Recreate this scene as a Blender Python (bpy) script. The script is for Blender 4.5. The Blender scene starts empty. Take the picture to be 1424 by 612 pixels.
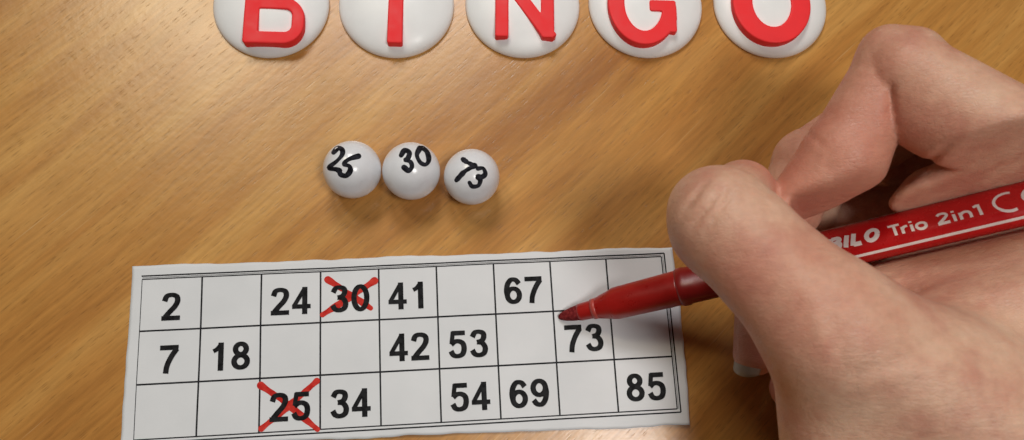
import bpy, bmesh, math, random
import numpy as np
from mathutils import Vector, Matrix
random.seed(7)
S = 0.01                       # everything below is laid out in centimetres
sc = bpy.context.scene
COL = sc.collection

# ------------------------------------------------------------------ camera
def rot(rx, ry, rz):
    a, b, c = (math.cos(v) for v in (rx, ry, rz)); d, e, f = (math.sin(v) for v in (rx, ry, rz))
    X = np.array([[1, 0, 0], [0, a, -d], [0, d, a]]); Y = np.array([[b, 0, e], [0, 1, 0], [-e, 0, b]])
    Z = np.array([[c, -f, 0], [f, c, 0], [0, 0, 1]])
    return X @ Y @ Z
CELL = 1.5
ROWH = 0.881 * CELL
RC = rot(*[math.radians(v) for v in (-13.14, 3.03, 3.11)])
TC = np.array([-6.313, -1.025, -13.055]) * CELL
CAM = -RC.T @ TC
F = 1060.0
def at(px, py, z=0.0):
    d = RC.T @ np.array([(px - 712) / F, -(py - 306) / F, -1.0])
    t = (z - CAM[2]) / d[2]
    return CAM + d * t
def atd(px, py, dep):
    d = RC.T @ np.array([(px - 712) / F, -(py - 306) / F, -1.0])
    return CAM + d * dep
def project(P):
    c = RC @ np.asarray(P) + TC
    return 712 + F * c[0] / -c[2], 306 - F * c[1] / -c[2]
VIEW = RC.T @ np.array([0, 0, 1.0])     # towards the camera

cd = bpy.data.cameras.new('camera'); cam = bpy.data.objects.new('camera', cd); COL.objects.link(cam)
cd.sensor_width = 36; cd.lens = 36 * F / 1424; cd.clip_start = 0.005; cd.clip_end = 50
M = Matrix([list(r) for r in RC.T]).to_4x4(); M.translation = Vector(CAM * S)
cam.matrix_world = M
cd.dof.use_dof = True; cd.dof.focus_distance = .192; cd.dof.aperture_fstop = 24
sc.camera = cam

# ------------------------------------------------------------------ material helpers
def mat(name, color=(.8, .8, .8), rough=.5, **kw):
    m = bpy.data.materials.new(name); m.use_nodes = True
    b = m.node_tree.nodes['Principled BSDF']
    b.inputs['Base Color'].default_value = (*color, 1); b.inputs['Roughness'].default_value = rough
    for k, v in kw.items():
        b.inputs[k.replace('_', ' ')].default_value = v
    return m
class NT:
    def __init__(s, m): s.t = m.node_tree; s.b = s.t.nodes['Principled BSDF']
    def n(s, typ, inp=None, **props):
        x = s.t.nodes.new(typ)
        for k, v in props.items(): setattr(x, k, v)
        for k, v in (inp or {}).items():
            if isinstance(v, tuple) and len(v) == 2 and hasattr(v[0], 'outputs'): s.t.links.new(v[0].outputs[v[1]], x.inputs[k])
            elif hasattr(v, 'outputs'): s.t.links.new(v.outputs[0], x.inputs[k])
            else: x.inputs[k].default_value = v
        return x
    def math(s, op, a, b=0.0, c=0.0):
        return s.n('ShaderNodeMath', {0: a, 1: b, 2: c}, operation=op)
    def ramp(s, fac, stops):
        r = s.n('ShaderNodeValToRGB', {0: fac}); e = r.color_ramp.elements
        while len(e) > 1: e.remove(e[0])
        e[0].position = stops[0][0]; e[0].color = (*stops[0][1], 1) if len(stops[0][1]) == 3 else stops[0][1]
        for p, c in stops[1:]:
            k = e.new(p); k.color = (*c, 1)
        return r
    def mix(s, fac, a, b, blend='MIX'):
        x = s.t.nodes.new('ShaderNodeMix'); x.data_type = 'RGBA'; x.blend_type = blend
        for i, v in ((0, fac), (6, a), (7, b)):
            if hasattr(v, 'outputs'): s.t.links.new(v.outputs[2] if v.bl_idname == 'ShaderNodeMix' else v.outputs[0], x.inputs[i])
            else: x.inputs[i].default_value = (*v, 1) if isinstance(v, tuple) else v
        return x
    def out(s, node, name):
        s.t.links.new(node.outputs[2] if node.bl_idname == 'ShaderNodeMix' else node.outputs[0], s.b.inputs[name])
def g3(v): return (v, v, v)

# ---- beech table
def wood():
    m = mat('beech_wood', (.5, .3, .12), .4); t = NT(m)
    tc = t.n('ShaderNodeTexCoord')
    # slow wander of the grain
    wob = t.n('ShaderNodeTexNoise', {'Vector': (tc, 3), 'Scale': 9.0, 'Detail': 1.0})
    wv = t.n('ShaderNodeVectorMath', {0: (wob, 1), 1: (.006, .006, 0)}, operation='MULTIPLY')
    wa = t.n('ShaderNodeVectorMath', {0: (tc, 3), 1: wv}, operation='ADD')
    mp = t.n('ShaderNodeMapping', {'Vector': wa, 'Rotation': (0, 0, math.radians(-41))})
    def st(along, across, off=0.0):
        return t.n('ShaderNodeMapping', {'Vector': mp, 'Scale': (along, across, 1), 'Location': (off, off, 0)})
    band = t.n('ShaderNodeTexNoise', {'Vector': st(9, 95), 'Scale': 1.0, 'Detail': 3.0, 'Roughness': .6})
    wide = t.n('ShaderNodeTexNoise', {'Vector': st(4, 22, 3.3), 'Scale': 1.0, 'Detail': 2.0})
    fib = t.n('ShaderNodeTexNoise', {'Vector': st(90, 1100, 7.1), 'Scale': 1.0, 'Detail': 3.0})
    s1 = t.math('MULTIPLY_ADD', (band, 0), .55, t.math('MULTIPLY', (wide, 0), .45))
    base = t.ramp(s1, [(.35, (.39, .150, .030)), (.5, (.545, .252, .060)), (.65, (.665, .355, .100))])
    fibr = t.ramp(fib, [(.3, g3(.80)), (.7, g3(1.12))])
    c1 = t.mix(.75, base, fibr, 'MULTIPLY')
    # short dark pores
    fl = t.n('ShaderNodeTexVoronoi', {'Vector': st(330, 2600, 1.7), 'Scale': 1.0, 'Randomness': 1.0})
    sep = t.n('ShaderNodeSeparateColor', {0: (fl, 1)})
    pick = t.math('LESS_THAN', (sep, 0), .20)
    core = t.n('ShaderNodeMapRange', {0: (fl, 0), 1: .0, 2: .5, 3: 1.0, 4: 0.0})
    pore = t.math('MULTIPLY', pick, core)
    fl2 = t.n('ShaderNodeTexVoronoi', {'Vector': st(210, 1900, 5.9), 'Scale': 1.0, 'Randomness': 1.0})
    sep2 = t.n('ShaderNodeSeparateColor', {0: (fl2, 1)})
    pick2 = t.math('LESS_THAN', (sep2, 1), .06)
    core2 = t.n('ShaderNodeMapRange', {0: (fl2, 0), 1: .0, 2: .45, 3: 1.0, 4: 0.0})
    pore2 = t.math('MULTIPLY', pick2, core2)
    allp = t.math('MAXIMUM', pore, pore2)
    c2 = t.mix(t.math('MULTIPLY', allp, .55), c1, (.20, .085, .022))
    # fine pale scratches, their glint in the sheen put into the colour
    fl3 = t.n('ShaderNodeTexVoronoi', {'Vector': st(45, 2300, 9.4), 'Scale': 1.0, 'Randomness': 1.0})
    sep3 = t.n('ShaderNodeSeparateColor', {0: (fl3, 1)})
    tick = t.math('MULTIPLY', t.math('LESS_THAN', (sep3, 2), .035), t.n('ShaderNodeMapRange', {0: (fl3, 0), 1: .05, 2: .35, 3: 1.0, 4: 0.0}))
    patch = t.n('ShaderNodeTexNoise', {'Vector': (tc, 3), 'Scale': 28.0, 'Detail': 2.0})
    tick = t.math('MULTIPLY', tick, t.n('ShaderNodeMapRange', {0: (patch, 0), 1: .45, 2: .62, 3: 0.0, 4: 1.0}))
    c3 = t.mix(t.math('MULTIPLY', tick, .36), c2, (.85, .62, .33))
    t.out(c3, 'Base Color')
    h = t.math('SUBTRACT', t.math('MULTIPLY', (fib, 0), .35), t.math('MULTIPLY', allp, .35))
    lump = t.n('ShaderNodeTexNoise', {'Vector': (tc, 3), 'Scale': 420.0, 'Detail': 2.0})
    h = t.math('ADD', h, t.math('MULTIPLY', (lump, 0), .8))
    bp = t.n('ShaderNodeBump', {'Strength': .35, 'Distance': .00012, 'Height': h})
    t.out(bp, 'Normal')
    r = t.n('ShaderNodeMapRange', {0: (patch, 0), 1: .3, 2: .7, 3: .26, 4: .32})
    t.out(r, 'Roughness')
    t.b.inputs['Specular IOR Level'].default_value = .72
    return m

def paper():
    m = mat('paper', (.74, .745, .76), .75); t = NT(m)
    tc = t.n('ShaderNodeTexCoord')
    n1 = t.n('ShaderNodeTexNoise', {'Vector': (tc, 3), 'Scale': 55.0, 'Detail': 4.0})
    t.out(t.ramp(n1, [(.3, (.72, .735, .76)), (.7, (.79, .80, .825))]), 'Base Color')
    n2 = t.n('ShaderNodeTexNoise', {'Vector': (tc, 3), 'Scale': 900.0, 'Detail': 4.0})
    t.out(t.n('ShaderNodeBump', {'Strength': .25, 'Distance': .0001, 'Height': (n2, 0)}), 'Normal')
    return m

def ink(name, a, b, scale=600, rough=.55):
    m = mat(name, a, rough, Specular_IOR_Level=.08); t = NT(m); tc = t.n('ShaderNodeTexCoord')
    n1 = t.n('ShaderNodeTexNoise', {'Vector': (tc, 3), 'Scale': scale, 'Detail': 3.0})
    t.out(t.ramp(n1, [(.35, a), (.65, b)]), 'Base Color')
    return m

def skin():
    m = mat('skin', (.6, .4, .3), .5); t = NT(m)
    tc = t.n('ShaderNodeTexCoord')
    fl = t.n('ShaderNodeAttribute', attribute_name='flush_and_shade')
    big = t.n('ShaderNodeTexNoise', {'Vector': (tc, 3), 'Scale': 95.0, 'Detail': 5.0, 'Roughness': .6})
    mot = t.n('ShaderNodeTexNoise', {'Vector': (tc, 3), 'Scale': 620.0, 'Detail': 3.0})
    base = t.ramp(big, [(.33, (.56, .275, .195)), (.5, (.64, .375, .262)), (.68, (.71, .465, .33))])
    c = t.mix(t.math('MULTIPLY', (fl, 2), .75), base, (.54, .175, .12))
    c = t.mix(.35, c, t.ramp(mot, [(.3, g3(.80)), (.7, g3(1.1))]), 'MULTIPLY')
    t.out(c, 'Base Color')
    # fine skin relief: diamond lines, pores, soft lumps
    vo = t.n('ShaderNodeTexVoronoi', {'Vector': t.n('ShaderNodeMapping', {'Vector': (tc, 3), 'Rotation': (.3, .2, .6), 'Scale': (1, 2.3, 1)}), 'Scale': 850.0}, feature='DISTANCE_TO_EDGE')
    vr = t.n('ShaderNodeMapRange', {0: (vo, 0), 1: 0.0, 2: .12, 3: 0.0, 4: 1.0})
    wr = t.n('ShaderNodeTexNoise', {'Vector': t.n('ShaderNodeMapping', {'Vector': (tc, 3), 'Rotation': (0, 0, math.radians(32)), 'Scale': (260, 1500, 800)}), 'Scale': 1.0, 'Detail': 4.0, 'Distortion': .4})
    h = t.math('ADD', t.math('MULTIPLY', vr, .30), t.math('MULTIPLY', (wr, 0), 1.3))
    h = t.math('ADD', h, t.math('MULTIPLY', (big, 0), 1.6))
    t.out(t.n('ShaderNodeBump', {'Strength': .38, 'Distance': .0003, 'Height': h}), 'Normal')
    t.out(t.n('ShaderNodeMapRange', {0: (mot, 0), 1: .3, 2: .7, 3: .36, 4: .54}), 'Roughness')
    b = t.b
    b.subsurface_method = 'RANDOM_WALK' if hasattr(b, 'subsurface_method') else None
    b.inputs['Subsurface Weight'].default_value = .2
    b.inputs['Subsurface Radius'].default_value = (1.0, .35, .2)
    b.inputs['Subsurface Scale'].default_value = .0035
    b.inputs['Specular IOR Level'].default_value = .38
    return m

def plastic(name, c, rough=.3, vary=.06, **kw):
    m = mat(name, c, rough, **kw); t = NT(m); tc = t.n('ShaderNodeTexCoord')
    n1 = t.n('ShaderNodeTexNoise', {'Vector': (tc, 3), 'Scale': 260.0, 'Detail': 4.0})
    lo = tuple(v * (1 - vary) for v in c); hi = tuple(min(1, v * (1 + vary)) for v in c)
    t.out(t.ramp(n1, [(.35, lo), (.65, hi)]), 'Base Color')
    t.out(t.n('ShaderNodeMapRange', {0: (n1, 0), 1: .3, 2: .7, 3: rough * .85, 4: rough * 1.25}), 'Roughness')
    t.out(t.n('ShaderNodeBump', {'Strength': .08, 'Distance': .0001, 'Height': (n1, 0)}), 'Normal')
    return m

def ballplastic():
    m = mat('white_ball_plastic', (.70, .71, .80), .2); t = NT(m); tc = t.n('ShaderNodeTexCoord')
    n1 = t.n('ShaderNodeTexNoise', {'Vector': (tc, 3), 'Scale': 330.0, 'Detail': 5.0, 'Roughness': .7})
    t.out(t.ramp(n1, [(.22, (.56, .56, .58)), (.34, (.78, .785, .82)), (.7, (.83, .835, .87))]), 'Base Color')
    t.out(t.n('ShaderNodeBump', {'Strength': .12, 'Distance': .0001, 'Height': (n1, 0)}), 'Normal')
    t.b.inputs['Subsurface Weight'].default_value = .12
    t.b.inputs['Subsurface Radius'].default_value = (1, 1, 1.1)
    t.b.inputs['Subsurface Scale'].default_value = .002
    return m

MW = wood(); MP = paper(); MS = skin()
MBLK = ink('black_print', (.007, .007, .008), (.022, .022, .024), 900)
MLINE = ink('grey_print_line', (.012, .012, .015), (.032, .032, .037), 700)
MMARK = ink('black_marker', (.004, .004, .006), (.03, .03, .04), 900, .7)
MREDX = ink('red_felt_ink', (.52, .018, .014), (.68, .055, .04), 500, .6)
MBALL = ballplastic()
MDISC = plastic('white_glossy_plastic', (.93, .935, .94), .38, .01)
MLET = plastic('red_letter_plastic', (.95, .026, .032), .6, .02)
MPEN = plastic('red_pen_barrel', (.50, .008, .010), .26)
MPEN2 = plastic('red_pen_front', (.34, .009, .006), .30, .08)
MPEN3 = plastic('dark_red_pen_collar', (.24, .007, .006), .33)
MNIB = ink('soaked_red_nib', (.12, .008, .010), (.26, .03, .03), 1500, .7)
MWH = plastic('white_print_and_rim_light', (.74, .66, .64), .35, .06)

# ------------------------------------------------------------------ mesh helpers
def mk(name, verts, faces, m, parent=None, smooth=True):
    me = bpy.data.meshes.new(name)
    me.from_pydata([tuple(np.asarray(v, float) * S) for v in verts], [], faces)
    me.materials.append(m); me.update()
    if smooth: me.polygons.foreach_set('use_smooth', [True] * len(me.polygons))
    o = bpy.data.objects.new(name, me); COL.objects.link(o)
    if parent is not None: o.parent = parent
    return o
def tag(o, label=None, cat=None, group=None, kind=None):
    if label: o['label'] = label
    if cat: o['category'] = cat
    if group: o['group'] = group
    if kind: o['kind'] = kind
    return o
def put(o, loc):
    """move origin of a top-level object's mesh to loc (cm)"""
    l = np.asarray(loc, float) * S
    if o.type == 'MESH':
        me = o.data; co = np.empty(len(me.vertices) * 3); me.vertices.foreach_get('co', co)
        co = co.reshape(-1, 3) - l; me.vertices.foreach_set('co', co.ravel()); me.update()
    for c in o.children: c.location = Vector(-l) + c.location
    o.location = Vector(l)
def empty(name, loc):
    o = bpy.data.objects.new(name, None); COL.objects.link(o); o.empty_display_size = .01
    o.location = Vector(np.asarray(loc) * S); return o
def child_fix(root):
    for c in root.children:
        c.location = -root.location
        
def cr(pts, n=8, closed=False):
    pts = [np.asarray(p, float) for p in pts]
    if len(pts) == 2:
        return [pts[0] + (pts[1] - pts[0]) * k / n for k in range(n + 1)]
    out = []; L = len(pts); rng = L if closed else L - 1
    for i in range(rng):
        if closed: p0, p1, p2, p3 = pts[i - 1], pts[i], pts[(i + 1) % L], pts[(i + 2) % L]
        else:
            p1, p2 = pts[i], pts[i + 1]
            p0 = pts[i - 1] if i else 2 * p1 - p2
            p3 = pts[i + 2] if i + 2 < L else 2 * p2 - p1
        for k in range(n):
            t = k / n
            out.append(.5 * ((2 * p1) + (-p0 + p2) * t + (2 * p0 - 5 * p1 + 4 * p2 - p3) * t * t + (-p0 + 3 * p1 - 3 * p2 + p3) * t ** 3))
    if not closed: out.append(pts[-1])
    return out
def strip(path, w, closed=False, cap=False, rng=None, rough=0.0):
    """2-D ribbon along a path; returns verts2d, faces"""
    n = len(path); V = []; Fc = []
    for i, p in enumerate(path):
        a = path[i - 1] if (i or closed) else p
        b = path[(i + 1) % n] if (i < n - 1 or closed) else p
        d = b - a; d = d / (np.linalg.norm(d) + 1e-9); nn = np.array([-d[1], d[0]])
        ww = w(i / (n - 1), d) if callable(w) else w
        if rough and rng: ww = ww * (1 + rng.uniform(-rough, rough))
        V += [p + nn * ww / 2, p, p - nn * ww / 2]
    m = n if closed else n - 1
    for i in range(m):
        j = (i + 1) % n
        Fc += [(3 * i, 3 * j, 3 * j + 1, 3 * i + 1), (3 * i + 1, 3 * j + 1, 3 * j + 2, 3 * i + 2)]
    if cap:
        for e, (i, sgn) in enumerate(((0, -1), (n - 1, 1))):
            p = path[i]; q = path[1] if i == 0 else path[-2]
            d = (p - q); d = d / (np.linalg.norm(d) + 1e-9)
            r = np.linalg.norm(V[3 * i] - V[3 * i + 2]) / 2
            base = len(V); st_ = V[3 * i + 2] if i == 0 else V[3 * i]
            k0 = 3 * i + 2 if i == 0 else 3 * i; k1 = 3 * i if i == 0 else 3 * i + 2
            a0 = math.atan2(*(V[k0] - p)[::-1]); 
            prev = k0
            for k in range(1, 8):
                ang = a0 + (-1 if True else 1) * math.pi * k / 8
                v = p + r * np.array([math.cos(ang), math.sin(ang)])
                # keep cap on the outer side
                if np.dot(v - p, d) < -1e-6: v = p + r * np.array([math.cos(2 * a0 - ang), math.sin(2 * a0 - ang)])
                V.append(v); Fc.append((3 * i + 1, prev, len(V) - 1)); prev = len(V) - 1
            Fc.append((3 * i + 1, prev, k1))
    return V, Fc

# digits: list of (points, closed, width kind)
def ell(cx, cy, rx, ry, a0=0, a1=360, n=26):
    return [np.array([cx + rx * math.cos(math.radians(a0 + (a1 - a0) * k / n)), cy + ry * math.sin(math.radians(a0 + (a1 - a0) * k / n))]) for k in range(n + (0 if abs(a1 - a0) == 360 else 1))]
def wv(d): return .155 + .045 * abs(d[1])
def six():
    return [(ell(.01, .325, .225, .25), True, None), (cr([(.235, .745), (.12, .89), (-.06, .905), (-.19, .74), (-.238, .5), (-.215, .30)], 7), False, None)]
D = {
 '0': [(ell(0, .5, .235, .425, n=34), True, None)],
 '1': [(cr([(.07, 0), (.07, 1)], 6), False, .195), (cr([(-.2, .70), (-.08, .765), (.06, .93)], 6), False, .15)],
 '2': [(cr([(-.235, .70), (-.16, .88), (.02, .925), (.19, .86), (.225, .70), (.14, .51), (-.04, .31), (-.20, .12)], 6), False, None), (cr([(-.325, .083), (.33, .083)], 4), False, .168)],
 '3': [(cr([(-.225, .74), (-.13, .895), (.02, .925), (.17, .87), (.20, .735), (.12, .60), (-.06, .545)], 6), False, None), (cr([(-.06, .545), (.13, .51), (.235, .34), (.19, .15), (.02, .075), (-.15, .12), (-.24, .27)], 6), False, None)],
 '4': [(cr([(.115, 0), (.115, 1)], 5), False, .19), (cr([(-.34, .285), (.33, .285)], 5), False, .16), (cr([(-.275, .30), (.10, .935)], 5), False, .15)],
 '5': [(cr([(-.20, .912), (.285, .912)], 4), False, .172), (cr([(-.155, .97), (-.215, .52)], 4), False, .16), (cr([(-.23, .50), (-.10, .60), (.06, .61), (.20, .52), (.235, .33), (.17, .14), (.0, .075), (-.16, .12), (-.245, .27)], 6), False, None)],
 '6': six(),
 '7': [(cr([(-.32, .912), (.325, .912)], 4), False, .172), (cr([(.265, .86), (.09, .60), (-.05, .28), (-.09, 0)], 6), False, .19)],
 '8': [(ell(0, .735, .19, .185), True, None), (ell(0, .295, .232, .217), True, None)],
 '9': [([np.array([-p[0], 1 - p[1]]) for p in s[0]], s[1], s[2]) for s in six()],
}
def glyph_mesh(name, text, mapf, m, parent, adv=.775, glyphs=D, capround=False, track=None):
    V = []; Fc = []; x0 = -(len(text) - 1) * adv / 2; k = 0
    for ci, ch in enumerate(text):
        for path, closed, w in glyphs[ch]:
            wf = (lambda t, d: wv(d)) if w is None else w
            v, f = strip(path, wf, closed, cap=capround); b = len(V)
            V += [mapf(p[0] + x0 + ci * adv, p[1], k * .0004) for p in v]
            Fc += [tuple(q + b for q in fc) for fc in f]; k += 1
    return mk(name, V, Fc, m, parent, smooth=False)

# ------------------------------------------------------------------ table
n = 8
tv = [(-60 + 130 * i / n, -50 + 110 * j / n, 0) for j in range(n + 1) for i in range(n + 1)]
tf = [(j * (n + 1) + i, j * (n + 1) + i + 1, (j + 1) * (n + 1) + i + 1, (j + 1) * (n + 1) + i) for j in range(n) for i in range(n)]
b = len(tv)
tv += [(-60, -50, 0), (70, -50, 0), (70, 60, 0), (-60, 60, 0), (-60, -50, -2.5), (70, -50, -2.5), (70, 60, -2.5), (-60, 60, -2.5)]
tf += [(b, b + 4, b + 5, b + 1), (b + 1, b + 5, b + 6, b + 2), (b + 2, b + 6, b + 7, b + 3), (b + 3, b + 7, b + 4, b), (b + 4, b + 7, b + 6, b + 5)]
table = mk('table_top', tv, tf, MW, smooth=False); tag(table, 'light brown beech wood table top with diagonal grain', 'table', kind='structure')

# ------------------------------------------------------------------ bingo card
def cz(x, y):     # the paper is not quite flat
    u = x / (9 * CELL)
    edge = max(0, -(y + 3.0 * ROWH) - .0)
    z = .050 + .020 * math.sin(x * .9 + y * .5) * math.sin(y * .8 + 1.0) + .012 * math.sin(x * 2.3 - y * 1.1)
    z += .10 * max(0, (x - 12.2) / 1.6) ** 2 * max(0, -y / 4.0)      # lower right corner lifts a little
    z += .05 * max(0, (-x + .4)) * max(0, 1 + y / 1.2)
    return max(z, .016)
# outline measured on the sheet itself
xl = at(187, 371)[0]; xr = at(935, 344)[0]; yt = at(560, 360)[1]
print('card', at(187, 371), at(935, 344), at(957, 592), at(172, 612))
NX, NY = 190, 60
rg = random.Random(3)
def wob(t, seed, amp):
    r = random.Random(seed); return sum(amp / k ** .8 * math.sin(t * k * 1.7 + r.uniform(0, 6.28)) for k in range(1, 12)) * .45
TL, TR, BR, BL = [at(*p)[:2] for p in ((187, 371), (935, 344), (957, 591), (168, 622))]
cv = []
for j in range(NY + 1):
    v = j / NY
    for i in range(NX + 1):
        u = i / NX
        top = TL + (TR - TL) * u + np.array([0, wob(u * 9, 1, .030) * math.sin(math.pi * min(1, u * 6) * .5)])
        bot = BL + (BR - BL) * u + np.array([0, wob(u * 8, 2, .030)])
        p = top + (bot - top) * v
        e0 = wob(v * 3, 5, .02); e1 = wob(v * 3, 6, .03) + .03 * math.sin(v * 3.1)
        p = p + np.array([e0 * (1 - u) + e1 * u, 0])
        cv.append((p[0], p[1], cz(p[0], p[1])))
cf = [(j * (NX + 1) + i, (j + 1) * (NX + 1) + i, (j + 1) * (NX + 1) + i + 1, j * (NX + 1) + i + 1) for j in range(NY) for i in range(NX)]
N0 = len(cv)
cv += [(x, y, z - .012) for x, y, z in cv[:N0]]
cf += [tuple(q + N0 for q in f[::-1]) for f in cf[:]]
ring = [i for i in range(NX + 1)] + [(j) * (NX + 1) + NX for j in range(1, NY + 1)] + [NY * (NX + 1) + i for i in range(NX - 1, -1, -1)] + [j * (NX + 1) for j in range(NY - 1, 0, -1)]
for a_, b_ in zip(ring, ring[1:] + ring[:1]): cf.append((a_, b_, b_ + N0, a_ + N0))
card = mk('bingo_card', cv, cf, MP)
tag(card, 'white paper bingo card with printed number grid lying on the wooden table', 'bingo card')
def cardmap(lift):
    return lambda x, y: (x, y, cz(x, y) + lift)
def line_bm(name, segs, m, lift=.004):
    V = []; Fc = []
    for k, (a, b_, w) in enumerate(segs):
        a = np.array(a, float); b_ = np.array(b_, float); L = np.linalg.norm(b_ - a); nn = max(2, int(L / .12))
        v, f = strip([a + (b_ - a) * q / nn for q in range(nn + 1)], w); bs = len(V)
        V += [(p[0], p[1], cz(p[0], p[1]) + lift + .0004 * (k % 5)) for p in v]; Fc += [tuple(q + bs for q in fc) for fc in f]
    return mk(name, V, Fc, m, card, smooth=False)
H3 = -3 * ROWH; W9 = 9 * CELL; e = .085
segs = []
lw = .043
for j in (1, 2): segs.append(((0, -j * ROWH), (W9, -j * ROWH), lw))
for i in range(1, 9): segs.append(((i * CELL, 0), (i * CELL, H3), lw))
segs += [((0, 0), (W9, 0), .030), ((W9, 0), (W9, H3), .030), ((W9, H3), (0, H3), .030), ((0, H3), (0, 0), .018)]
segs += [((-.02, e), (W9 + e, e), .036), ((W9 + e, e), (W9 + e, H3 - e), .036), ((W9 + e, H3 - e), (-.02, H3 - e), .036)]
segs += [((W9 + e * .45, 0.03), (W9 + e * .45, H3), .010), ((0, e * .45), (W9, e * .45), .012)]
line_bm('grid_lines', segs, MLINE)
nums = {(0, 0): '2', (2, 0): '24', (3, 0): '30', (4, 0): '41', (6, 0): '67', (0, 1): '7', (1, 1): '18', (4, 1): '42', (5, 1): '53', (7, 1): '73',
        (2, 2): '25', (3, 2): '34', (5, 2): '54', (6, 2): '69', (8, 2): '85'}
HN = .70
for (ci, cj), txt in nums.items():
    cx_ = (ci + .5) * CELL; cy_ = -(cj + .5) * ROWH - HN / 2 - .07
    glyph_mesh('printed_number', txt, lambda x, y, dz, cx_=cx_, cy_=cy_: (cx_ + x * HN, cy_ + y * HN, cz(cx_ + x * HN, cy_ + y * HN) + .011 + dz), MBLK, card)
# red felt crosses
def cross(c0, strokes, seed):
    rr = random.Random(seed); V = []; Fc = []
    for k, (pts, w) in enumerate(strokes):
        P = [at(*p)[:2] for p in pts]
        path = cr(P, 9)
        v, f = strip(path, lambda t, d, w=w, s_=seed + k: w * (1 + .16 * math.sin(t * 9 + s_) + .1 * math.sin(t * 23 + s_)), cap=True); b = len(V)
        V += [(p[0], p[1], cz(p[0], p[1]) + .0065 + .001 * k) for p in v]; Fc += [tuple(q + b for q in fc) for fc in f]
    return mk('red_cross_mark', V, Fc, MREDX, card, smooth=False)
cross(0, [([(456, 389), (485, 408), (516, 429)], .15), ([(521, 391), (490, 412), (449, 438)], .165)], 1)
cross(0, [([(363, 536), (400, 562), (442, 597)], .155), ([(441, 530), (404, 563), (364, 596)], .16)], 2)
put(card, (W9 / 2, H3 / 2, 0))

# ------------------------------------------------------------------ small numbered balls
def uvsphere(c, r, nu=72, nv=40, zs=1.0, half=False):
    V = []; Fc = []
    for j in range(nv + 1):
        th = math.pi * j / nv * (.5 if half else 1)
        for i in range(nu):
            ph = 2 * math.pi * i / nu
            V.append((c[0] + r * math.sin(th) * math.cos(ph), c[1] + r * math.sin(th) * math.sin(ph), c[2] + r * zs * math.cos(th)))
    for j in range(nv):
        for i in range(nu):
            i2 = (i + 1) % nu
            if j == 0: Fc.append((i, nu + i, nu + i2))
            elif j == nv - 1 and not half: Fc.append((j * nu + i, (j + 1) * nu + i, j * nu + i2))
            else: Fc.append((j * nu + i, (j + 1) * nu + i, (j + 1) * nu + i2, j * nu + i2))
    return V, Fc
HD = {  # handwritten digits in a unit box, y up
 '25': [[(-.62, .42), (-.5, .62), (-.32, .6), (-.28, .4), (-.42, .12), (-.66, -.2), (-.38, -.2), (-.24, -.22)],
        [(.34, .50), (.1, .36), (-.06, .22), (-.12, .06), (.08, .04), (.16, -.12), (.06, -.34), (-.14, -.36), (-.24, -.24)]],
 '30': [[(-.55, .34), (-.4, .52), (-.22, .42), (-.3, .2), (-.42, .14), (-.22, .06), (-.18, -.14), (-.32, -.28), (-.48, -.14)],
        [(.2, .56), (.06, .3), (.16, .0), (.36, -.1), (.5, .06), (.48, .36), (.34, .54), (.2, .56)]],
 '73': [[(-.5, .46), (-.3, .4), (-.02, .36)], [(-.02, .36), (-.3, .06), (-.5, -.34)],
        [(.12, .30), (.3, .36), (.43, .2), (.36, .06), (.2, .02), (.32, -.06), (.32, -.28), (.12, -.38), (-.02, -.28)]],
}
def ball(px, py, rpx, num, off, tilt, label, group):
    # centre so that the ball rests on the table and projects where the photo has it
    r = rpx / F * 19.2
    for _ in range(6):
        c = at(px, py, r); dep = -(RC @ c + TC)[2]; r = rpx / F * dep
    o = mk('numbered_ball', *uvsphere(c, r), MBALL)
    tag(o, label, 'ball', group)
    v = CAM - c; v = v / np.linalg.norm(v)
    up = RC.T @ np.array([0, 1.0, 0]); rt = np.cross(up, v); rt /= np.linalg.norm(rt); up = np.cross(v, rt)
    V = []; Fc = []; ca, sa = math.cos(tilt), math.sin(tilt)
    for k, pts in enumerate(HD[num]):
        path = cr([np.array(p) for p in pts], 7)
        vv, ff = strip(path, lambda t, d, k=k: (.182 if num != '73' else .172) * (1 + .15 * math.sin(t * 8 + k * 2) + .1 * math.sin(t * 21 + k)), cap=True); b = len(V)
        for p in vv:
            x, y = p * (.86 if num != '73' else .95); X = (x * ca - y * sa) + off[0]; Y = (x * sa + y * ca) + off[1]
            q = rt * X + up * Y; l = min(.985, math.hypot(X, Y))
            X, Y = (X, Y) if math.hypot(X, Y) < .985 else (X * .985 / math.hypot(X, Y), Y * .985 / math.hypot(X, Y))
            d = rt * X + up * Y + v * math.sqrt(max(.01, 1 - X * X - Y * Y)); d /= np.linalg.norm(d)
            V.append(c + d * (r + .0035 + .0006 * k))
        Fc += [tuple(q + b for q in fc) for fc in ff]
    mk('handwritten_number', V, Fc, MMARK, o, smooth=False)
    put(o, c)
    return o
GB = 'small numbered balls in a row'
ball(490, 236, 40.0, '25', (-.18, .10), -.22, 'small white ball with handwritten 25, left end of the row of three', GB)
ball(572, 238, 40.0, '30', (.16, .28), .10, 'small white ball with handwritten 30 between two other balls', GB)
b3 = ball(656, 246, 38.8, '73', (.02, .05), -.30, 'small white ball with handwritten 73, right end of the row of three', GB)

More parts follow.
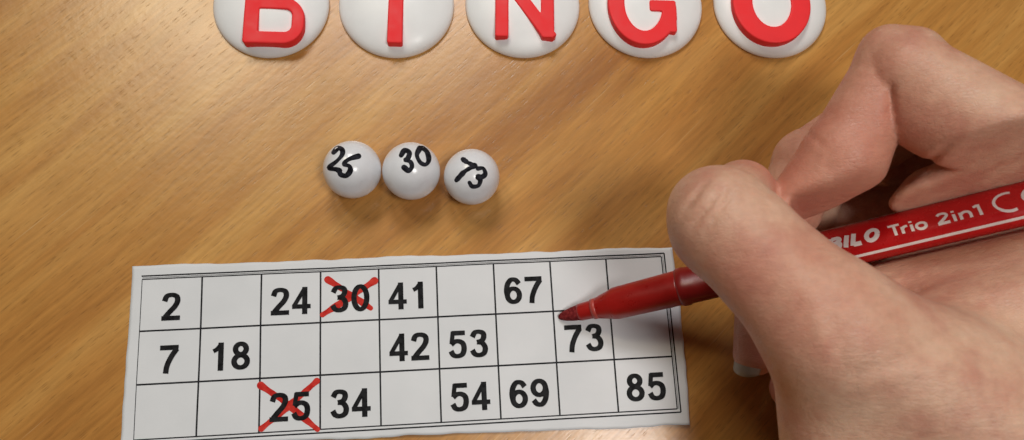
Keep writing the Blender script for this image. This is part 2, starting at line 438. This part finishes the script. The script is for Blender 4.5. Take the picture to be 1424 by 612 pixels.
# ------------------------------------------------------------------ surface nets
def surfnet(field, lo, hi, h):
    xs = [np.arange(lo[k], hi[k] + h, h, dtype=np.float32) for k in range(3)]
    X = xs[0][:, None, None]; Y = xs[1][None, :, None]; Z = xs[2][None, None, :]
    Fd = field(X, Y, Z).astype(np.float32)
    nx, ny, nz = Fd.shape
    s = Fd < 0
    cell = np.zeros((nx - 1, ny - 1, nz - 1), np.int8)
    for a in (0, 1):
        for b in (0, 1):
            for c in (0, 1): cell += s[a:nx - 1 + a, b:ny - 1 + b, c:nz - 1 + c]
    idx = np.argwhere((cell > 0) & (cell < 8))
    ids = -np.ones(cell.shape, np.int64); ids[tuple(idx.T)] = np.arange(len(idx))
    acc = np.zeros((len(idx), 3)); cnt = np.zeros(len(idx))
    cor = [(a, b, c) for a in (0, 1) for b in (0, 1) for c in (0, 1)]
    for c0 in cor:
        for ax in range(3):
            if c0[ax]: continue
            c1 = list(c0); c1[ax] = 1
            f0 = Fd[idx[:, 0] + c0[0], idx[:, 1] + c0[1], idx[:, 2] + c0[2]]; f1 = Fd[idx[:, 0] + c1[0], idx[:, 1] + c1[1], idx[:, 2] + c1[2]]
            mk_ = (f0 < 0) != (f1 < 0); t = np.where(mk_, f0 / np.where(mk_, f0 - f1, 1), 0)
            p = np.tile(np.array(c0, float), (len(idx), 1)); p[:, ax] += t
            acc[mk_] += p[mk_]; cnt[mk_] += 1
    P = (idx + acc / cnt[:, None]) * h + np.array(lo)
    quads = []
    for ax in range(3):
        u, v = (ax + 1) % 3, (ax + 2) % 3
        sl0 = [slice(None)] * 3; sl1 = [slice(None)] * 3; sl0[ax] = slice(0, -1); sl1[ax] = slice(1, None)
        a = s[tuple(sl0)]; b = s[tuple(sl1)]
        e_ = np.argwhere(a != b)
        ok = (e_[:, u] > 0) & (e_[:, v] > 0) & (e_[:, u] < s.shape[u] - 1) & (e_[:, v] < s.shape[v] - 1)
        e_ = e_[ok]; fl = a[tuple(e_.T)]
        def gi(du, dv):
            q = e_.copy(); q[:, u] += du; q[:, v] += dv; return ids[tuple(q.T)]
        q = np.stack([gi(-1, -1), gi(0, -1), gi(0, 0), gi(-1, 0)], 1)
        q[~fl] = q[~fl][:, ::-1]; quads.append(q)
    Q = np.concatenate(quads)
    # pull vertices onto the true surface
    ef = h * .5
    for _ in range(3):
        x, y, z = P[:, 0], P[:, 1], P[:, 2]
        f0 = field(x, y, z)
        g = np.stack([field(x + ef, y, z) - field(x - ef, y, z), field(x, y + ef, z) - field(x, y - ef, z), field(x, y, z + ef) - field(x, y, z - ef)], 1) / (2 * ef)
        P = P - (np.clip(f0, -h, h) / np.maximum((g ** 2).sum(1), .2))[:, None] * g * .7
    return P, Q
def mk_np(name, P, Q, m, parent=None):
    me = bpy.data.meshes.new(name); me.vertices.add(len(P)); me.vertices.foreach_set('co', (P * S).astype(np.float32).ravel())
    me.loops.add(Q.size); me.loops.foreach_set('vertex_index', Q.astype(np.int32).ravel())
    me.polygons.add(len(Q)); me.polygons.foreach_set('loop_start', np.arange(0, Q.size, 4, dtype=np.int32)); me.polygons.foreach_set('loop_total', np.full(len(Q), 4, np.int32))
    me.update(calc_edges=True); me.validate(); me.materials.append(m)
    me.polygons.foreach_set('use_smooth', [True] * len(me.polygons))
    o = bpy.data.objects.new(name, me); COL.objects.link(o)
    if parent is not None: o.parent = parent
    return o
def caps(p, a, b, ra, rb):
    x, y, z = p; a = np.asarray(a, float); b = np.asarray(b, float); d = b - a; L2 = float(d @ d) + 1e-9
    t = np.clip(((x - a[0]) * d[0] + (y - a[1]) * d[1] + (z - a[2]) * d[2]) / L2, 0, 1)
    return np.sqrt((x - a[0] - t * d[0]) ** 2 + (y - a[1] - t * d[1]) ** 2 + (z - a[2] - t * d[2]) ** 2) - (ra + (rb - ra) * t)
def ellip(p, c, r, R=None):
    x, y, z = p; c = np.asarray(c, float)
    q = [x - c[0], y - c[1], z - c[2]]
    if R is not None: q = [R[k][0] * q[0] + R[k][1] * q[1] + R[k][2] * q[2] for k in range(3)]
    k0 = np.sqrt((q[0] / r[0]) ** 2 + (q[1] / r[1]) ** 2 + (q[2] / r[2]) ** 2)
    k1 = np.sqrt((q[0] / r[0] ** 2) ** 2 + (q[1] / r[1] ** 2) ** 2 + (q[2] / r[2] ** 2) ** 2) + 1e-6
    return k0 * (k0 - 1) / k1
def smin(a, b, k):
    h = np.clip(.5 + .5 * (b - a) / k, 0, 1); return b + (a - b) * h - k * h * (1 - h)
def smax(a, b, k): return -smin(-a, -b, k)

# ------------------------------------------------------------------ big lettered balls (domed, flat bases on the table)
def rbox(x, y, cx, cy, hx, hy, r, ang=0.0):
    X = x - cx; Y = y - cy
    if ang: X, Y = X * math.cos(ang) + Y * math.sin(ang), -X * math.sin(ang) + Y * math.cos(ang)
    qx = np.abs(X) - hx + r; qy = np.abs(Y) - hy + r
    return np.sqrt(np.maximum(qx, 0) ** 2 + np.maximum(qy, 0) ** 2) + np.minimum(np.maximum(qx, qy), 0) - r
def ring2(x, y, cx, cy, rx, ry, w):      # elliptical annulus between outer (rx,ry) and inner (rx-w, ry-w)
    def el(a, b):
        k0 = np.sqrt(((x - cx) / a) ** 2 + ((y - cy) / b) ** 2); k1 = np.sqrt(((x - cx) / a ** 2) ** 2 + ((y - cy) / b ** 2) ** 2) + 1e-6
        return k0 * (k0 - 1) / k1
    return np.maximum(el(rx, ry), -el(rx - w, ry - w * .88))
def let(ch, x, y):    # in units of half a letter height
    if ch == 'O': return ring2(x, y, 0, 0, .93, 1.02, .47)
    if ch == 'I': return rbox(x, y, 0, 0, .175, 1.0, .05)
    if ch == 'N':
        d = np.minimum(rbox(x, y, -.62, 0, .18, 1.0, .06), rbox(x, y, .62, 0, .18, 1.0, .06))
        return np.minimum(d, np.maximum(rbox(x, y, 0, 0, .185, 1.25, .05, math.atan2(1.24, 1.75)), np.abs(y) - 1.0))
    if ch == 'B':
        st_ = rbox(x, y, -.50, 0, .17, 1.0, .08)
        def bowl(cy, hy, wx):
            o = smax(rbox(x, y, -.67 + wx / 2, cy, wx / 2, hy, min(hy * .92, .5)), rbox(x, y, -.62 + wx, cy, wx, hy + .02, .02), .02)
            o = np.minimum(o, rbox(x, y, -.35, cy, .3, hy, .05))
            i = rbox(x, y, -.40 + (wx - .62) / 2, cy, (wx - .62) / 2 + .07, hy - .29, min((hy - .29) * .9, .16))
            return np.maximum(o, -i)
        return np.minimum(st_, np.minimum(bowl(-.43, .57, 1.36), bowl(.50, .50, 1.24)))
    if ch == 'G':
        r_ = ring2(x, y, .02, 0, .82, 1.02, .38)
        r_ = np.maximum(r_, -rbox(x, y, .75, .28, .50, .34, .02))
        r_ = np.maximum(r_, -(rbox(x, y, .98, -.5, .2, 1.2, .02)))
        b1 = rbox(x, y, .60, -.33, .17, .38, .05); b2 = rbox(x, y, .46, -.06, .31, .14, .06)
        return np.minimum(r_, np.minimum(b1, b2))
ups = RC.T @ np.array([0, 1.0, 0])
GL = 'white domed bingo balls in a row along the upper edge'
for ch, px, hw, fx in (('B', 377, 60.5, 383), ('I', 551.5, 60, 551), ('N', 727, 51, 729.5), ('G', 898, 60.5, 893), ('O', 1071.5, 59, 1072)):
    py = 6
    R_ = 1.5
    for _ in range(8):
        c = at(px, py, .12); dep = -(RC @ c + TC)[2]; R_ = 79.5 / F * dep
    zs = .31
    V, Fc = uvsphere((c[0], c[1], .0), R_, 120, 44, zs, True)
    # rounded rim and flat base
    nb = 120
    last = len(V) - nb; V[last:] = [(x, y, .05) for x, y, z in V[last:]]
    V = [(x, y, max(z, 0) + .05 * (1 if k < last else 0)) for k, (x, y, z) in enumerate(V)]
    i0 = len(V); V += [(c[0] + (x - c[0]) * .985, c[1] + (y - c[1]) * .985, .0) for x, y, z in V[last:last + nb]]; V.append((c[0], c[1], 0))
    for i in range(nb):
        Fc.append((last + i, i0 + i, i0 + (i + 1) % nb, last + (i + 1) % nb)); Fc.append((i0 + (i + 1) % nb, i0 + i, i0 + nb))
    o = mk('lettered_ball', V, Fc, MDISC)
    tag(o, f'large white domed ball with a raised red letter {ch} at the top edge', 'bingo ball', GL)
    zt = R_ * zs + .05; top = zt - .08; bot = 0
    lc = at(fx, py, top); dep = -(RC @ lc + TC)[2]; hh = hw / F * dep
    # the letter stands upright as the camera sees it
    ang = math.atan2(-(RC.T @ np.array([1.0, 0, 0]))[1] * -1, (RC.T @ np.array([1.0, 0, 0]))[0])
    if True:
        a0 = ang
        def fld(x, y, z, ch=ch, hh=hh, top=top, bot=bot):
            X = (x * math.cos(a0) + y * math.sin(a0)) / hh; Y = (-x * math.sin(a0) + y * math.cos(a0)) / hh
            rr2 = ((x + lc[0] - c[0]) ** 2 + (y + lc[1] - c[1]) ** 2) / R_ ** 2
            dome = .05 + R_ * zs * np.sqrt(np.clip(1 - rr2, .02, 1))
            cut = .12 * dome + .88 * zt + .03          # the face is nearly flat
            d2 = let(ch, X, Y) * hh; dz = np.maximum((z - cut) * .85, dome - .12 - z); r = .035
            a_ = d2 + r; b_ = dz + r
            return np.sqrt(np.maximum(a_, 0) ** 2 + np.maximum(b_, 0) ** 2) + np.minimum(np.maximum(a_, b_), 0) - r
        e2 = hh * 1.2
        P, Q = surfnet(fld, (-e2, -e2, .05), (e2, e2, zt + .14), .028)
        P[:, 0] += lc[0]; P[:, 1] += lc[1]
        mk_np('raised_letter', P, Q, MLET, o)
    put(o, (c[0], c[1], 0))

# ------------------------------------------------------------------ pen
P0 = at(778, 441, .10)                       # nib point
P1 = at(1400, 292, 4.6)
ax = (P1 - P0) / np.linalg.norm(P1 - P0)
vw = CAM - (P0 + P1) / 2; vw = vw - ax * (vw @ ax); vw /= np.linalg.norm(vw)
upv = np.cross(vw, ax); upv = upv if upv[1] > 0 else -upv       # image-up across the pen
pen = empty('felt_tip_pen', P0)
tag(pen, 'red felt-tip pen with white lettering held in the hand, nib touching the card', 'pen')
def pen_u(px):
    a, b = 0.0, 30.0
    for _ in range(40):
        m_ = (a + b) / 2
        if project(P0 + ax * m_)[0] < px: a = m_
        else: b = m_
    return a
PHI = math.radians(-26)                      # printed ridge, measured from the view direction
def sect(th, eps=.10): return 1 + eps * math.cos(3 * (th - PHI))
def penpt(u, th, R_, eps): r = R_ * sect(th, eps); return P0 + ax * u + (vw * math.cos(th) + upv * math.sin(th)) * r
def lathe(name, prof, m, nseg=72, eps=None, parent=pen, capend=True):
    V = []; Fc = []
    for u, r, ep in prof:
        for i in range(nseg): V.append(penpt(u, 2 * math.pi * i / nseg, r, ep))
    for j in range(len(prof) - 1):
        for i in range(nseg):
            i2 = (i + 1) % nseg; Fc.append((j * nseg + i, j * nseg + i2, (j + 1) * nseg + i2, (j + 1) * nseg + i))
    for j, u in ((0, prof[0][0]), (len(prof) - 1, prof[-1][0])):
        V.append(P0 + ax * u); k = len(V) - 1
        for i in range(nseg):
            i2 = (i + 1) % nseg; Fc.append((k, j * nseg + i2, j * nseg + i) if j == 0 else (k, j * nseg + i, j * nseg + i2))
    o = mk(name, V, Fc, m, parent); return o
u1, u2, u3, u4, u5 = [pen_u(p) for p in (806, 829, 856, 945, 958)]
print('pen u', u1, u2, u3, u4, u5, pen_u(1150), pen_u(1424))
lathe('nib', [(-.03, .02, 0), (-.01, .055, 0), (.05, .092, 0), (.18, .14, 0), (.35, .178, 0), (u1 - .04, .20, 0), (u1 + .05, .20, 0)], MNIB)
lathe('nib_collar', [(u1 - .03, .17, 0), (u1 - .02, .215, 0), (u1 + .05, .225, 0), (u2 - .06, .235, 0), (u2 + .1, .25, 0)], MPEN2)
lathe('collar_band', [(u2 - .10, .20, 0), (u2 - .095, .262, 0), (u2 + .06, .272, 0), (u2 + .062, .2, 0)], plastic('pale_red_band', (.46, .06, .045), .4))
lathe('front_section', [(u2 - .05, .20, 0), (u2 - .03, .255, 0), (u2 + .05, .275, 0), (u3 - .1, .375, 0), (u3, .405, .02), (u3 + .5, .415, .03), (u4 - .05, .435, .04), (u4 + .02, .44, .04)], MPEN2)
lathe('grip_collar', [(u4 - .02, .40, .04), (u4 - .015, .452, .04), (u4 + .04, .475, .04), (u5 - .06, .475, .04), (u5, .455, .05), (u5 + 1.2, .46, .07), (u5 + 1.25, .43, .07)], MPEN3)
ub = pen_u(1085); RB = .47
barrel = lathe('barrel', [(ub, .43, .1), (ub + .04, RB, .1), (ub + 6, RB, .1), (ub + 11.2, RB, .1), (ub + 11.25, RB * .96, .1), (ub + 11.3, .40, .05)], MPEN)
lathe('end_cap', [(ub + 11.27, .38, .05), (ub + 11.29, .42, .05), (ub + 12.6, .40, .02), (ub + 12.75, .34, 0), (ub + 12.8, .2, 0)], MPEN3)
# printed ridge stripe, thin pale line above, painted rim light along the bottom
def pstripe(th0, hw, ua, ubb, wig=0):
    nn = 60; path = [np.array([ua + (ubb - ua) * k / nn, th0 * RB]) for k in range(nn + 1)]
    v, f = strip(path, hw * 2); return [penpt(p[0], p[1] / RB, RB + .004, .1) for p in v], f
V = []; Fc = []
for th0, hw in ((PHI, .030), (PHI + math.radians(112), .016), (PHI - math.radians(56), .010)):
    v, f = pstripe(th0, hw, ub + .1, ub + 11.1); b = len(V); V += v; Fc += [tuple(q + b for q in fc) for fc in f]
mk('stripe_and_rim_light', V, Fc, MWH, barrel, smooth=False)
PG = {
 'T': (.62, [[(-.3, .93), (.3, .93)], [(0, .0), (0, .86)]]), 'r': (.42, [[(-.13, 0), (-.13, .62)], [(-.12, .36), (-.02, .56), (.16, .60)]]),
 'i': (.30, [[(0, 0), (0, .62)], [(0, .80), (0, .97)]]), 'o': (.66, [[(.24 * math.cos(a * math.pi / 9), .31 + .27 * math.sin(a * math.pi / 9)) for a in range(19)]]),
 'n': (.62, [[(-.2, 0), (-.2, .62)], [(-.19, .40), (-.05, .58), (.12, .56), (.2, .38), (.2, 0)]]),
 '2': (.64, [[(-.2, .80), (-.08, .94), (.12, .92), (.2, .74), (.1, .5), (-.2, .1)], [(-.26, .07), (.25, .07)]]),
 '1': (.50, [[(.05, 0), (.05, 1.0)], [(-.16, .80), (0, .93)]]),
 ' ': (.36, []),
 'S': (.6, [[(.2, .84), (0, .95), (-.18, .78), (-.1, .58), (.1, .46), (.2, .26), (.02, .05), (-.2, .16)]]),
 'A': (.68, [[(-.28, 0), (0, .98)], [(0, .98), (.28, 0)], [(-.16, .3), (.16, .3)]]),
 'B': (.62, [[(-.18, 0), (-.18, 1)], [(-.15, .93), (.1, .93), (.18, .74), (.08, .55), (-.12, .53)], [(.0, .53), (.2, .42), (.2, .16), (.08, .07), (-.15, .07)]]),
 'I': (.34, [[(0, 0), (0, 1)]]), 'L': (.54, [[(-.15, 0), (-.15, 1)], [(-.12, .07), (.2, .07)]]),
 'O': (.7, [[(.22 * math.cos(a * math.pi / 9), .5 + .42 * math.sin(a * math.pi / 9)) for a in range(19)]]),
 'C': (1.0, [[(.5 * math.cos(a), .5 + .5 * math.sin(a)) for a in [math.radians(70 + 220 * k / 16) for k in range(17)]]]),
 'E': (1.0, [[(.5 * math.cos(a), .5 + .5 * math.sin(a)) for a in [math.radians(70 + 220 * k / 16) for k in range(17)]], [(-.46, .5), (.1, .5)]]),
}
def pentext(name, text, px0, px1, h, vbase, w, slant=0.0, flip=False):
    ua, uc = pen_u(px0), pen_u(px1); tot = sum(PG[c][0] for c in text); sx = (uc - ua) / tot; x = 0; V = []; Fc = []; k = 0
    for ch in text:
        adv, st_ = PG[ch]
        for pts in st_:
            path = cr([np.array(((x + adv / 2 + p[0] + slant * p[1]) * sx, p[1] * h)) for p in pts], 5)
            v, f = strip(path, w * (1.0), cap=False); b = len(V)
            for p in v:
                uu = ua + p[0]; th = (vbase + p[1]) / RB
                V.append(penpt(uu, th, RB + .0045 + .0004 * (k % 6), .1))
            Fc += [tuple(q + b for q in fc) for fc in f]; k += 1
        x += adv
    mk(name, V, Fc, MWH, barrel, smooth=False)
vb = PHI * RB + .235
pentext('printed_word', 'STABILO', 1090, 1222, .31, vb, .100, .18)
pentext('printed_word', 'Trio', 1236, 1288, .28, vb, .062)
pentext('printed_word', '2in1', 1299, 1366, .28, vb, .062)
pentext('printed_mark', 'CE', 1380, 1460, .46, vb - .06, .058)
def reparent_abs(root):
    for c in root.children: c.location = Vector(-np.array(root.location))
reparent_abs(pen)

# ------------------------------------------------------------------ hand
def J(px, py, dep): return atd(px, py, dep)
def cm(px, dep): return px / F * dep
# joints (photo position, distance from camera)
TH = dict(ip=J(1003, 304, 14.6), mcp=J(1162, 458, 13.9), cmc=J(1395, 610, 14.4), tipd=J(1032, 268, 16.3))
IX = dict(mcp=J(1480, 262, 14.2), pip=J(1262, 92, 15.6), dip=J(1172, 216, 16.0), tip=J(1116, 292, 16.3))
MD = dict(mcp=J(1130, 335, 20.6), pip=J(1122, 226, 18.1), dip=J(1070, 360, 17.6), tip=J(1050, 492, 17.75))
RG = dict(mcp=J(1530, 360, 19.2), pip=J(1195, 330, 19.9), dip=J(1150, 460, 19.0), tip=J(1100, 540, 18.2))
LT = dict(mcp=J(1540, 420, 18.4), pip=J(1240, 440, 19.6), dip=J(1180, 560, 18.4), tip=J(1125, 615, 18.5))
def handfield(x, y, z, part=None):
    p = (x, y, z)
    # thumb
    th = caps(p, TH['ip'], TH['mcp'], .96, 1.16)
    th = smin(th, caps(p, J(985, 288, 15.0), J(996, 325, 14.9), .62, .72), .4)
    th = smin(th, caps(p, TH['mcp'], TH['cmc'], 1.18, 1.9), .5)
    th = smin(th, caps(p, J(1158, 470, 14.3), J(1205, 670, 14.7), 1.08, 1.5), .5)
    th = smin(th, caps(p, J(1018, 282, 15.6), TH['tipd'], .68, .66), .14)
    # index finger
    ix = caps(p, IX['dip'], IX['tip'], .82, .80)
    ix = smin(ix, caps(p, J(1232, 112, 15.9), IX['dip'], .76, .80), .18)
    ix = smin(ix, caps(p, J(1200, 190, 16.0), J(1190, 228, 16.0), .55, .55), .3)
    ip = caps(p, J(1262, 100, 15.55), IX['mcp'], .80, 1.25)
    ip = smin(ip, ellip(p, J(1308, 160, 15.4), (1.0, .82, .85)), .4)
    ix = smin(ix, ip, .02)
    ix = smin(ix, caps(p, J(1236, 76, 15.85), J(1268, 80, 15.7), .62, .62), .22)
    ix = smin(ix, caps(p, J(1302, 292, 16.45), J(1440, 262, 15.6), .95, 1.35), .10)
    ix = smin(ix, caps(p, J(1395, 222, 15.5), J(1470, 240, 15.2), .80, 1.0), .45)
    # middle, ring, little fingers
    def fin(D_, r0, r1, r2, r3):
        f = caps(p, D_['mcp'], D_['pip'], r0, r1)
        f = smin(f, caps(p, D_['pip'], D_['dip'], r1, r2), .1)
        return smin(f, caps(p, D_['dip'], D_['tip'], r2, r3), .15)
    md = fin(MD, .72, .78, .72, .50)
    for q_ in (dict(mcp=J(1450, 205, 16.9), pip=J(1272, 132, 17.4), dip=J(1122, 226, 18.0)), dict(mcp=J(1450, 225, 18.6), pip=J(1285, 150, 19.1), dip=J(1140, 250, 19.4))):  # extra hidden segments behind the index, added to block light from the gap
        md = smin(md, smin(caps(p, q_['mcp'], q_['pip'], .98, .84), caps(p, q_['pip'], q_['dip'], .84, .76), .2), .08); rg_ = fin(RG, 1.0, .76, .66, .50); lt = fin(LT, .9, .7, .58, .45)
    # palm and back of the hand
    pm = caps(p, J(1560, 330, 15.6), J(1500, 560, 16.2), 1.9, 2.1)
    pm = smin(pm, caps(p, J(1600, 480, 15.6), J(1660, 760, 16.0), 2.3, 2.2), .8)
    pm = smin(pm, caps(p, J(1500, 640, 15.6), J(1560, 820, 16.0), 2.2, 2.1), .8)
    # thumb web: saddle between the thumb and the index knuckle
    wb = caps(p, J(1245, 398, 16.9), J(1430, 350, 16.2), .85, 1.3)
    wb = smin(wb, caps(p, J(1312, 298, 17.0), J(1440, 300, 16.0), 1.0, 1.5), .5)
    wb = smin(wb, caps(p, J(1250, 510, 15.4), J(1420, 455, 15.3), 1.15, 1.6), .6)
    wb = smin(wb, caps(p, J(1200, 600, 15.6), J(1300, 640, 15.6), 1.15, 1.6), .6)
    wb = smin(wb, caps(p, J(1165, 305, 19.9), J(1340, 320, 19.8), 1.0, 1.0), .2)
    wb = smin(wb, caps(p, J(1250, 232, 20.2), J(1340, 225, 19.8), .8, .9), .2)
    h = smin(pm, wb, .7)
    h = smin(h, th, .55)
    fi = smin(ix, smin(md, smin(rg_, lt, .05), .05), .04)
    far = smin(ix, h, .12)
    h = smin(far, smin(md, smin(rg_, lt, .05), .05), .04)
    # forearm
    h = smin(h, caps(p, J(1640, 800, 16.0), J(1900, 1300, 17.0), 2.4, 2.9), 1.0)
    # the pen lies in an open groove between thumb and index knuckle
    q0 = P0 + ax * pen_u(1120); rel = [x - q0[0], y - q0[1], z - q0[2]]
    ua_ = rel[0] * ax[0] + rel[1] * ax[1] + rel[2] * ax[2]; vv_ = rel[0] * upv[0] + rel[1] * upv[1] + rel[2] * upv[2]; ww_ = rel[0] * vw[0] + rel[1] * vw[1] + rel[2] * vw[2]
    open_ = .50 + .34 * np.clip(ww_, 0, 5)
    g_ = smax(np.abs(vv_) - open_, -(ww_ + .30), .25)
    g_ = smax(g_, .0 - ua_, .2)
    gth = th - .0
    hg = smax(h, -g_, .22)
    h = smin(hg, th, .18)
    # creases across the thumb joint
    for a_, b_, dpt, rr in (((1240, 92), (1239, 150), .07, .07), ((1352, 176), (1296, 222), .07, .07), ((1235, 384), (1345, 366), .09, .05), ((1290, 400), (1350, 372), .07, .04), ((1150, 205), (1178, 226), .03, .05), ((957, 322), (1005, 262), .07, .05), ((975, 330), (1028, 252), .06, .045), ((948, 300), (985, 250), .06, .045)):
        A = J(*a_, 13.8); B = J(*b_, 13.8)
        # project crease line onto the surface depth range by using a tall thin wedge
        A2 = J(*a_, 15.6); B2 = J(*b_, 15.6)
        nrm = np.cross(B - A, A2 - A); nrm = nrm / np.linalg.norm(nrm)
        dd = (x - A[0]) * nrm[0] + (y - A[1]) * nrm[1] + (z - A[2]) * nrm[2]
        ab = (B - A); L = float(ab @ ab); t = ((x - A[0]) * ab[0] + (y - A[1]) * ab[1] + (z - A[2]) * ab[2]) / L
        h = h + dpt * np.exp(-(dd / rr) ** 2) * np.exp(-((t - .5) / .42) ** 4) * (z > 2.5)
    return h
c1_, c2_ = J(932, 20, 15), J(1700, 900, 15)
lo = (min(at(925, 300, 1)[0], 11.0), -13.0, .02); hi = (25.0, 8.5, 8.2)
print('hand lo', lo, [np.round(v, 2) for v in (TH['ip'], TH['mcp'], TH['cmc'], IX['mcp'], IX['pip'], IX['dip'], IX['tip'], MD['pip'], MD['tip'], RG['tip'], CAM)])
HP, HQ = surfnet(handfield, lo, hi, .075)
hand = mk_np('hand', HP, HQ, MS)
tag(hand, 'bare right hand with bent thumb and curled fingers gripping the red pen', 'hand')
# blood redness over fingertips, knuckles and folds, plus painted shade on the thumb side
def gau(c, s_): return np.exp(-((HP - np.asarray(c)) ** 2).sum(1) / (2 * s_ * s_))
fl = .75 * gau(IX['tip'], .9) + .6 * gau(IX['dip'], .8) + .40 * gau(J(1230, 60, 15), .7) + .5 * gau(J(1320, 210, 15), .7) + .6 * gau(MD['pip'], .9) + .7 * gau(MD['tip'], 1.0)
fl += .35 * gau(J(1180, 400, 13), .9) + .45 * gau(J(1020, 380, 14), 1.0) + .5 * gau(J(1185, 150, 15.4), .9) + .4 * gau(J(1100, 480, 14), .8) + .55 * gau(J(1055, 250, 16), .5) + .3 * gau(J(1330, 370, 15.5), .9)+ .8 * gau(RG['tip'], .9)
me = hand.data
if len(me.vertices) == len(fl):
    at_ = me.attributes.new('flush_and_shade', 'FLOAT', 'POINT'); at_.data.foreach_set('value', np.clip(fl, 0, 1).astype(np.float32))
print('hand verts', len(HP), len(me.vertices))
# fingernail of the middle finger
MNAIL = plastic('fingernail_pink', (.50, .27, .23), .25, .05); MNT = plastic('fingernail_white', (.38, .345, .28), .4, .04)
def nail(D_, rx, Ln, over, name='fingernail'):
    a = D_['dip']; t = D_['tip']; axx = (t - a) / np.linalg.norm(t - a)
    side = RC.T @ np.array([-1.0, 0.05, .75]); side = side - axx * (side @ axx); side /= np.linalg.norm(side)
    tn = np.cross(axx, side)
    def grid(s0, s1, lift):
        V = []; Fc = []; nu, nv = 14, 16
        for j in range(nu + 1):
            s_ = s0 + (s1 - s0) * j / nu
            for i in range(nv + 1):
                an = math.radians((-62 + 124 * i / nv) * (1 - .45 * max(0, s_ - .15))); rr = rx
                e_ = (1 - (2 * i / nv - 1) ** 2) * .10 if j == nu else 0
                V.append(t + axx * (s_ + e_) + (side * math.cos(an) + tn * math.sin(an)) * (rr + lift))
        for j in range(nu):
            for i in range(nv): Fc.append((j * (nv + 1) + i, j * (nv + 1) + i + 1, (j + 1) * (nv + 1) + i + 1, (j + 1) * (nv + 1) + i))
        return V, Fc
    o = mk(name, *grid(-Ln, .06, .035), MNAIL, hand); o2 = mk('nail_tip', *grid(.062, over, .036), MNT, o)
    for q in (o, o2):
        md_ = q.modifiers.new('thick', 'SOLIDIFY'); md_.thickness = .0004; md_.offset = -1
nail(MD, .40, .75, .40)
put(hand, (HP[:, 0].mean(), HP[:, 1].mean(), 0))

# ------------------------------------------------------------------ light
def area(name, loc, size, power, color, target=(6, 0, 0), sy=None):
    l = bpy.data.lights.new(name, 'AREA'); l.energy = power; l.color = color; l.size = size
    if sy: l.shape = 'RECTANGLE'; l.size_y = sy
    o = bpy.data.objects.new(name, l); COL.objects.link(o); L = Vector(np.asarray(loc, float) * S); o.location = L
    d = Vector(np.asarray(target, float) * S) - L; o.rotation_euler = d.to_track_quat('-Z', 'Y').to_euler(); return o
g = at(275, 20); vd = (g - CAM) / np.linalg.norm(g - CAM); vr = vd.copy(); vr[2] *= -1
area('ceiling_lamp', g + vr * 170, .30, 5.0, (1.0, .90, .68), g)
area('second_ceiling_lamp', np.array([16, 3, 0]) + np.array([-.14, .62, .77]) * 85, .22, 2.55, (1.0, .985, .97))
area('side_lamp', np.array([14, -1, 0]) + np.array([.15, -.20, .94]) * 52, .11, 1.0, (1.0, .97, .92))
w = bpy.data.worlds.new('World'); sc.world = w; w.use_nodes = True
w.node_tree.nodes['Background'].inputs[0].default_value = (1.0, .98, .96, 1); w.node_tree.nodes['Background'].inputs[1].default_value = .026
sc.view_settings.view_transform = 'Standard'; sc.view_settings.look = 'None'
sc.view_settings.exposure = 0; sc.view_settings.gamma = 1
